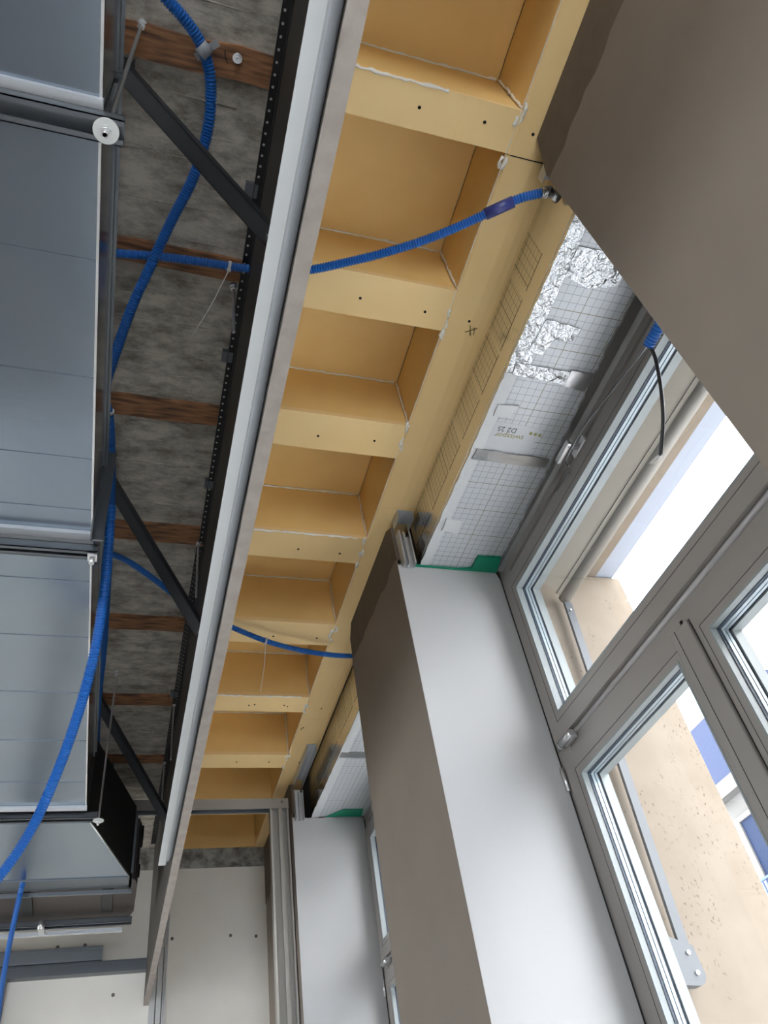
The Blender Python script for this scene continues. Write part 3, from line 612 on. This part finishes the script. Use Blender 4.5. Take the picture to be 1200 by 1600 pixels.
# ------------------------------------------------------------------ plasterboard piers
def pier(y0, y1, lb, seed, top_near, first=False, last=False):
    t = thing('plasterboard_pier', (XP, (y0 + y1) / 2, FLZ), lb, 'pier', 'plasterboard clad piers between the windows')
    rg = ragged((y0, 1.81), (y1, 1.83), 16, .009, seed)
    bm = bmesh.new(); prism(bm, [(y1, FLZ), (y0, FLZ)] + rg, 0, XP, XP + .0125); obj('front_board', bm, PAPER, t)
    bm = bmesh.new(); prism(bm, [(y1, 1.70), (y0, 1.70), (y0, ZC - .03 if not first else ZC - .002), (y0 + .05, ZC - .002), (y1 - .04, ZC - .002), (y1, 1.86 if first else ZC - .06)], 0, XP + .002, XP + .0145); obj('upper_board', bm, BROWN, t, label='dark brown upper board')
    if not last:
        bm = bmesh.new(); bx(bm, XP + .0145, XW - .002, y1 - .0125, y1, FLZ, ZS - .004); obj('reveal_board', bm, WHITE, t)
    rnd = random.Random(seed + 5)
    rg = [(XP + .001, ZS - .002)] + [(XP + (XW - XP) * k / 14, ZS - .004 + rnd.uniform(-.004, .003)) for k in range(1, 14)] + [(XW - .014, ZS - .012), (XW - .004, ZS - .05)]
    bm = bmesh.new(); prism(bm, [(XW - .002, FLZ), (XP + .0005, FLZ)] + rg, 1, y0 - .001, y0 + .0125); obj('reveal_board', bm, WHITE, t, label='white reveal board')
    bm = bmesh.new(); bx(bm, XP + .0148, XP + .055, y0 + .016, y0 + .018, FLZ, ZC - .05); bx(bm, XP + .0148, XP + .0165, y0 + .018, y0 + .055, FLZ, ZC - .05)
    obj('corner_stud', bm, ZINC, t)
    bm = bmesh.new(); bx(bm, XW - .006, XW - .0012, y0 - .0015, y0 + .004, FLZ + .86, ZS - .02); obj('seal_strip', bm, GAP, t)
    return t
pier(-.12, .533, 'huge near brown grey pier filling the upper right', 1, None, first=True)
pier(1.905, 2.560, 'middle pier with taupe front and tall white reveal', 2, None)
pier(3.930, YF - .003, 'farthest pier with white reveal beside the stud frame', 3, None, last=True)
for (x, y) in [(.84, 1.99), (.84, 1.96)]: pass
# zinc studs and tracks visible above the reveals
def stud(lb, x0, x1, y0, y1, z0, z1, m=ZINC):
    bm = bmesh.new(); bx(bm, x0, x1, y1 - .001, y1, z0, z1); bx(bm, x0, x0 + .0012, y0, y1, z0, z1); bx(bm, x1 - .0012, x1, y0, y1, z0, z1)
    bx(bm, x0, x0 + .006, y0, y0 + .001, z0, z1); bx(bm, x1 - .006, x1, y0, y0 + .001, z0, z1); xm = (x0 + x1) / 2; bx(bm, xm - .003, xm + .003, y0 + .006, y1, z0, z1)
    return obj('metal_stud', bm, m, label=lb, cat='metal stud', group='upright studs at the pier corners')
stud('short bright zinc stud standing on the middle pier corner', XP + .014, XP + .060, 1.868, 1.902, ZS - .02, 1.925)
stud('short zinc stud standing on the farthest pier corner', XP + .014, XP + .060, 3.893, 3.927, ZS - .02, 1.925)
def track(lb, x0, x1, y0, y1, z0, z1):
    bm = bmesh.new(); bx(bm, x0, x1, y0, y1, z1 - .0015, z1); bx(bm, x0, x0 + .0015, y0, y1, z0, z1); bx(bm, x1 - .0015, x1, y0, y1, z0, z1)
    for k in range(2): xk = x0 + (x1 - x0) * (k + 1) / 3; bx(bm, xk - .002, xk + .002, y0, y1, z1 - .004, z1 - .001)
    return obj('ceiling_track', bm, ZINC, label=lb, cat='metal track', group='zinc tracks under the edge beam')
track('curved bright zinc track end on the middle pier', XP + .014, XP + .072, 1.835, 1.905, ZC - .042, ZC - .001)
track('long zinc track under the beam before the farthest pier', XP + .016, XP + .066, 3.54, 3.92, ZC - .042, ZC - .001)
track('bright zinc track end beside the near pier', XP + .030, XP + .085, .53, .575, ZC - .075, ZC - .035)

# ------------------------------------------------------------------ insulation: upright foil lintel face and grid soffit
def patch(bm, z, outline, th=.0012):
    prism(bm, outline, 2, z - th, z); return bm
def bay(bayy, xf, n):
    y0, y1 = bayy[0] - .02, bayy[1]
    which = 'over the near window' if n == 1 else 'over the far window'
    t = thing('lintel_insulation', (xf, (y0 + y1) / 2, ZS), 'shiny foil faced insulation upright strip ' + which, 'insulation', 'foil faced lintel strips')
    obj('foil_face', box(xf, xf + .03, y0, y1, ZS + .002, ZC + .04), GOLDF, t)
    bm = bmesh.new(); rnd = random.Random(n); y = y0 + .22
    while y < y1:
        L = rnd.uniform(.10, .19); L = min(L, y1 - y)
        bx(bm, xf - .0006, xf, y, y + L, ZS + .085, ZC + .012); y += L + rnd.uniform(.012, .03)
    obj('printed_grid', bm, GOLDG, t)
    bm = bmesh.new(); bx(bm, xf - .0012, xf - .0002, y0, y1, ZS + .015, ZS + .07, bev=.0002); obj('foil_tape', bm, GOLDF, t)
    # soffit boards
    js = [y0, .60, 1.055, 1.366, y1] if n == 1 else [y0, 3.26, y1]
    labs = (['uppermost piece in the near bay, half behind the pier', 'wide plain piece with foil patches', 'piece with the printed maker name', 'lowest gridded piece by the green tape'] if n == 1 else ['nearer piece over the far window', 'farther piece over the far window'])
    for k in range(len(js) - 1):
        s = thing('insulation_board', ((xf + XW) / 2, (js[k] + js[k + 1]) / 2, ZS), 'pale grid printed soffit board, ' + labs[k], 'insulation board', 'grid printed soffit boards')
        obj('board', box(xf + .001, XW - .001, js[k] + .001, js[k + 1] - .001, ZS, ZS + .06), GRID, s, origin=(xf + .02, js[k], ZS))
        if n == 1 and k == 2:
            bm = patch(bmesh.new(), ZS - .0002, [(.955, 1.235), (1.125, 1.24), (1.12, 1.345), (.955, 1.345)], .0005)
            obj('print_field', bm, mat('plain_print_field', (.52, .54, .56), .4, .25), s)
            def text(body, x, y, size, m_):
                cu = bpy.data.curves.new('print', 'FONT'); cu.body = body; cu.size = size; cu.extrude = .0002
                tmp = bpy.data.objects.new('tmp', cu); C.objects.link(tmp); dg = bpy.context.evaluated_depsgraph_get(); dg.update()
                me = bpy.data.meshes.new_from_object(tmp.evaluated_get(dg)); bpy.data.objects.remove(tmp)
                bm = bmesh.new(); bm.from_mesh(me)
                for v in bm.verts: v.co = Vector((x - v.co.x, y + v.co.y, ZS - .0012 - v.co.z))
                return obj('print_text', bm, m_, s)
            text('swisspor', 1.078, 1.276, .028, TEXTM); text('D2 25', 1.045, 1.252, .026, TEXTD)
            bm = bmesh.new()
            for q in range(3): cyl(bm, (1.095 + q * .016, 1.263 + q * .001, ZS - .0015), (1.095 + q * .016, 1.263 + q * .001, ZS), .0055, 14)
            obj('print_dots', bm, TEXTM, s)
    cnt = [0]
    def tp(lb, outline, m_, th=.0025, jag=.004):
        cnt[0] += 1; th = .0012 + .0008 * cnt[0]
        rnd = random.Random(len(lb)); P = []
        for a, b_ in zip(outline, outline[1:] + outline[:1]):
            d = math.hypot(b_[0] - a[0], b_[1] - a[1]); q = max(1, int(d / .02))
            for j in range(q): P.append((a[0] + (b_[0] - a[0]) * j / q + rnd.uniform(-jag, jag) * .5, a[1] + (b_[1] - a[1]) * j / q + rnd.uniform(-jag, jag) * .5))
        obj('foil_strip', patch(bmesh.new(), ZS - .0006, P, th), m_, label=lb, cat='tape', group='tapes on the soffit boards')
    if n == 1:
        tp('long crumpled silver tape along the soffit edge in the near bay', [(.924, .50), (.965, .50), (.975, .95), (.990, 1.03), (.955, 1.06), (.924, 1.06)], FOIL)
        tp('whitish edge tape along the lower half of the near soffit', [(.924, 1.06), (.962, 1.06), (.962, 1.6), (.957, 1.90), (.924, 1.90)], WTAPE, .002)
        tp('bright crumpled foil patch below the near pier edge', [(.97, .66), (1.13, .66), (1.13, .745), (1.05, .765), (.97, .745)], FOIL)
        tp('bright crumpled foil patch in the middle of the plain board', [(.975, .875), (1.085, .885), (1.078, .925), (1.02, .935), (1.01, .985), (.965, .98)], FOIL)
        tp('crumpled foil strip across the joint above the printed board', [(.945, 1.022), (1.228, 1.025), (1.228, 1.075), (1.10, 1.070), (.945, 1.060)], FOIL)
        tp('smooth foil strip continuing to the window on the first joint', [(1.12, 1.018), (1.232, 1.02), (1.232, 1.082), (1.12, 1.074)], FOILS, .003)
        tp('short whitish foil piece above the printed maker name', [(.945, 1.17), (1.012, 1.165), (1.000, 1.185), (1.004, 1.21), (.945, 1.215)], WTAPE, .003)
        tp('foil strip across the joint below the printed maker name', [(.94, 1.345), (1.20, 1.350), (1.20, 1.388), (.94, 1.388)], FOILS)
        tp('small white tape piece beside the lower edge tape', [(.945, 1.655), (1.005, 1.66), (1.005, 1.72), (.945, 1.715)], WTAPE, .003)
        tp('silver sealing tape along the near window head', [(1.195, .50), (1.236, .50), (1.236, 1.87), (1.222, 1.87), (1.205, 1.2), (1.19, .9)], FOILS, .004, .008)
        tp('green sealing tape square in the near soffit corner', [(1.125, 1.825), (1.212, 1.820), (1.225, 1.90), (1.05, 1.903), (1.12, 1.89)], GREEN, .006, .002)
        bm = bmesh.new(); bx(bm, XP + .06, XW - .02, 1.896, 1.903, ZS - .010, ZS - .004); obj('green_seal', bm, GREEN, label='thin green seal line on top of the middle white reveal', cat='tape')
    else:
        tp('whitish edge tape along the far soffit', [(xf - .006, y0), (xf + .035, y0), (xf + .035, y1), (xf - .006, y1)], WTAPE, .002)
        tp('crumpled foil strip across the far soffit', [(xf, 3.24), (1.2, 3.24), (1.2, 3.30), (xf, 3.29)], FOILS)
        tp('green sealing tape in the far soffit corner', [(1.10, 3.84), (1.21, 3.84), (1.22, 3.925), (1.02, 3.925)], GREEN, .006, .002)
bay(BAY1, .926, 1); bay(BAY2, .948, 2)
bm = bmesh.new(); prism(bm, [(XW - .022, ZS - .001), (XW - .012, ZS - .012), (XW - .004, ZS - .018), (XW, ZS - .02), (XW, ZS)], 1, .54, 1.885)
obj('trim_4', bm, mat('dull_head_tape', (.26, .26, .255), .45, .5), kind='structure')

# ------------------------------------------------------------------ stud frame before the far wall
t = thing('stud_partition', (.6, 4.05, FLZ), 'open grey metal partition frame standing before the far wall', 'stud frame')
bm = bmesh.new(); bx(bm, -.35, XP - .004, 3.990, 3.993, 1.872, 1.925); bx(bm, -.35, XP - .004, 3.990, 3.9985, 1.8705, 1.873)
obj('top_runner', bm, mat('lit_runner_lip', (.36, .34, .30), .6), t)
bm = bmesh.new(); bx(bm, -.35, XP - .004, 3.9935, 4.052, 1.922, 1.925); bx(bm, -.35, XP - .004, 4.050, 4.053, 1.872, 1.925)
obj('runner_web', bm, MIDZ, t)  # inside of the same runner, coloured darker than the lip for shade
for (x0, x1, m_) in ((.735, .790, 0), (.790, .835, 1)):
    bm = bmesh.new(); bx(bm, x0, x1, 4.036, 4.038, FLZ, 1.895); bx(bm, x0, x0 + .002, 3.995, 4.038, FLZ, 1.895); bx(bm, x1 - .002, x1, 3.995, 4.038, FLZ, 1.895); bx(bm, x0, x0 + .010, 3.993, 3.995, FLZ, 1.895); bx(bm, x1 - .010, x1, 3.993, 3.995, FLZ, 1.895)
    obj('upright', bm, mat('pale_stud_zinc', (.42, .40, .36), .5, 0), t)
for x in (.80,):
    bm = bmesh.new(); cyl(bm, (x, 3.985, 1.905), (x, 3.992, 1.905), .006, 10); obj('rivet', bm, DZINC, t)
# studs and boards at the far wall
def fbox(nm, lb, cat, m_, x0, x1, z0, z1, y0=4.74, y1=YF - .001, grp=None, lips=True):
    bm = bmesh.new(); bx(bm, x0, x1, y0 + .004, y1, z0, z1)
    if lips:
        if (x1 - x0) > (z1 - z0): bx(bm, x0, x1, y0, y0 + .005, z0, z0 + .012); bx(bm, x0, x1, y0, y0 + .005, z1 - .012, z1)
        else: bx(bm, x0, x0 + .010, y0, y0 + .005, z0, z1); bx(bm, x1 - .010, x1, y0, y0 + .005, z0, z1)
    return obj(nm, bm, m_, label=lb, cat=cat, group=grp)
fbox('metal_channel', 'short blue grey channel lying on the far wall frame', 'metal channel', MIDZ, -1.3, -.055, 1.405, 1.475)
fbox('metal_track', 'dark track crossing the far wall below the fan box', 'metal track', DZINC, -1.3, .175, 1.345, 1.40)
fbox('metal_upright', 'dark upright track at the lower left corner', 'metal track', DZINC, -.60, -.505, FLZ, 1.345)
for i, (x0, x1, zt) in enumerate(((.205, .232, 1.30), (.238, .262, 1.45), (.268, .285, 1.62))):
    fbox('metal_upright', 'slim upright profile below the fascia end, ' + ['left of three', 'middle of three', 'right of three'][i], 'metal profile', mat('pale_upright_' + str(i), (.52, .53, .53), .4, .5), x0, x1, FLZ, zt, y0=4.745, grp='upright profiles below the fascia end')
for i, (x, z, lb) in enumerate([(.307, 1.505, 'left of the row of three'), (.631, 1.503, 'middle of the row of three'), (.776, 1.491, 'right of the row of three'), (-.288, 1.498, 'left one below the fan box'), (-.150, 1.499, 'right one below the fan box'), (-.50, 1.62, 'beside the thin conduit'), (.02, 1.25, 'alone in the lower wall panel')]):
    bm = bmesh.new(); cyl(bm, (x, YF - .002, z), (x, YF + .004, z), .009, 14); obj('wall_screw', bm, mat('screw_dimple_' + str(i), (.16, .145, .13), .7), label='dark screw dimple in the far wall, ' + lb, cat='screw', group='screws in the far wall')
# torn board strip on the far pier end and pale strip
bm = bmesh.new(); prism(bm, [(4.20, ZC - .002), (YF - .002, ZC - .002)] + [(YF - .002, 1.66), (4.74, 1.70), (4.70, 1.64), (4.6, 1.74), (4.5, 1.72), (4.36, 1.78), (4.2, 1.76)], 0, XP - .004, XP - .0005)
obj('torn_paper_strip', bm, BROWN, label='torn brown paper strip high on the far pier by the far wall', cat='paper strip')

# ------------------------------------------------------------------ outside
def stone(y0, y1, lb):
    bm = bmesh.new(); bx(bm, XW + .078, 1.76, y0, y1, -6, 1.80, bev=.004)
    obj('stone_pillar', bm, STONE, label=lb, cat='stone pillar', group='travertine pillars outside')
stone(-.13, .53, 'cream travertine pillar outside behind the near pier')
stone(1.900, 2.565, 'cream travertine pillar seen through the near window')
stone(3.925, 4.9, 'cream travertine pillar outside the far window')
obj('stone_lintel', box(XW + .078, 1.655, -3, 4.9, 1.802, 2.6), STONE, label='cream stone lintel spanning above the windows outside', cat='lintel')
obj('cornice', box(1.656, 1.735, -3, 4.9, 1.806, 2.6), FASC, label='pale blue grey cornice edge against the sky', cat='cornice')
def awning(y0, y1, lb):
    t = thing('window_awning', (1.40, (y0 + y1) / 2, .45), lb, 'awning', 'drop arm awnings')
    bm = bmesh.new(); prism(bm, [(1.322, 1.785), (1.430, 1.652), (1.432, 1.655), (1.324, 1.789)], 1, y0 + .012, y1 - .012); obj('fabric', bm, AWN, t)
    bm = bmesh.new()
    pr = [(1.428, 1.650), (1.434, 1.634), (1.448, 1.626), (1.463, 1.630), (1.470, 1.644), (1.464, 1.658), (1.448, 1.664), (1.434, 1.660)]
    prism(bm, pr, 1, y0, y1)
    for f in bm.faces: f.smooth = len(f.verts) == 4
    obj('front_bar', bm, AWNBAR, t)
    obj('fabric_seam', sweep(bmesh.new(), [Vector((1.419, y0 + .012, 1.663)), Vector((1.419, y1 - .012, 1.663))], lambda i: .0012, 6), CABLE, t)
    obj('roller_cover', box(1.318, 1.334, y0 + .005, y1 - .005, 1.780, 1.80, bev=.002), AWNBAR, t)
    for yy in (y0 + .002, y1 - .014):
        p0, p1 = Vector((1.452, yy, 1.625)), Vector((1.393, yy, .47)); bm = bmesh.new(); d = Vector((.014, 0, 0))
        prism(bm, [(p0.x - .014, p0.z), (p0.x + .014, p0.z), (p1.x + .014, p1.z), (p1.x - .014, p1.z)], 1, yy, yy + .012); a = obj('arm', bm, ARM, t)
        bm = bmesh.new(); o_ = [(1.348, .405), (1.372, .402)] + [(1.392 + .028 * math.sin(q), .428 - .028 * math.cos(q)) for q in [k * math.pi / 10 for k in range(0, 7)]] + [(1.414, .49), (1.352, .515)]
        prism(bm, o_, 1, yy - .004, yy + .022); br = obj('wall_bracket', bm, ARM, t)
        bm = bmesh.new()
        for x, z in ((1.396, .428), (1.392, .474)): cyl(bm, (x, yy - .009, z), (x, yy - .003, z), .0055, 10)
        cyl(bm, (1.448, yy - .006, 1.585), (1.448, yy, 1.585), .004, 10)
        obj('screw', bm, CHROME, a)
awning(.56, 1.872, 'cream fabric window awning with grey arms outside the near window')
awning(2.60, 3.90, 'cream fabric window awning outside the far window')
obj('trim_5', box(1.8, 60, -40, 60, -6.2, -6), STREET, kind='structure')
def building(lb, x0, x1, y0, y1, zt, zr, mroof, floors):
    t = thing('street_building', ((x0 + x1) / 2, (y0 + y1) / 2, -6), lb, 'building', 'houses across the street')
    obj('facade', box(x0, x1, y0, y1, -6, zt), FAC, t)
    bm = bmesh.new(); V = [bm.verts.new(q) for q in [(x0 - .1, y0, zt), (x1, y0, zt), (x1, y1, zt), (x0 - .1, y1, zt), (x0 + .9, y0 + .4, zr), (x1, y0 + .4, zr), (x1, y1, zr), (x0 + .9, y1, zr)]]
    for f in ((0, 3, 2, 1), (4, 5, 6, 7), (0, 1, 5, 4), (1, 2, 6, 5), (2, 3, 7, 6), (3, 0, 4, 7)): bm.faces.new([V[k] for k in f])
    bmesh.ops.recalc_face_normals(bm, faces=bm.faces[:]); obj('roof', bm, mroof, t)
    for fl in range(floors):
        z = zt - 2.5 - fl * 2.9
        bm = bmesh.new(); bx(bm, x0 - .18, x0, y0, y1, z - .45, z - .25); bx(bm, x0 - .25, x0, y0, y1, zt - .3, zt) if fl == 0 else None; obj('cornice_band', bm, FAC, t)
        y = y0 + .8
        while y < y1 - 1 and y < 22:
            o_ = obj('facade_window', box(x0 - .06, x0 + .02, y, y + 1.0, z, z + 1.7), DGLASS, t)
            bm = bmesh.new(); ring(bm, x0 - .10, x0 - .02, y, y + 1.0, z, z + 1.7, .1); bx(bm, x0 - .08, x0 - .03, y + .47, y + .53, z, z + 1.7); obj('casing', bm, FAC, o_)
            bm = bmesh.new()
            for q in range(12): bx(bm, x0 - .35, x0 - .33, y - .1 + q * .105, y - .085 + q * .105, z - .3, z + .5)
            bx(bm, x0 - .36, x0 - .32, y - .1, y + 1.15, z + .5, z + .54); obj('balcony_rail', bm, SHUT if (int(y * 3) % 2) else GAP, o_)
            y += 2.3
building('pale house with blue slate roof across the street', 12, 20, 10.9, 34, 6.3, 8.3, ROOF, 4)
building('lower pale house beside the blue roofed one', 12.4, 20, -6, 10.6, 3.4, 5.0, ROOF, 3)
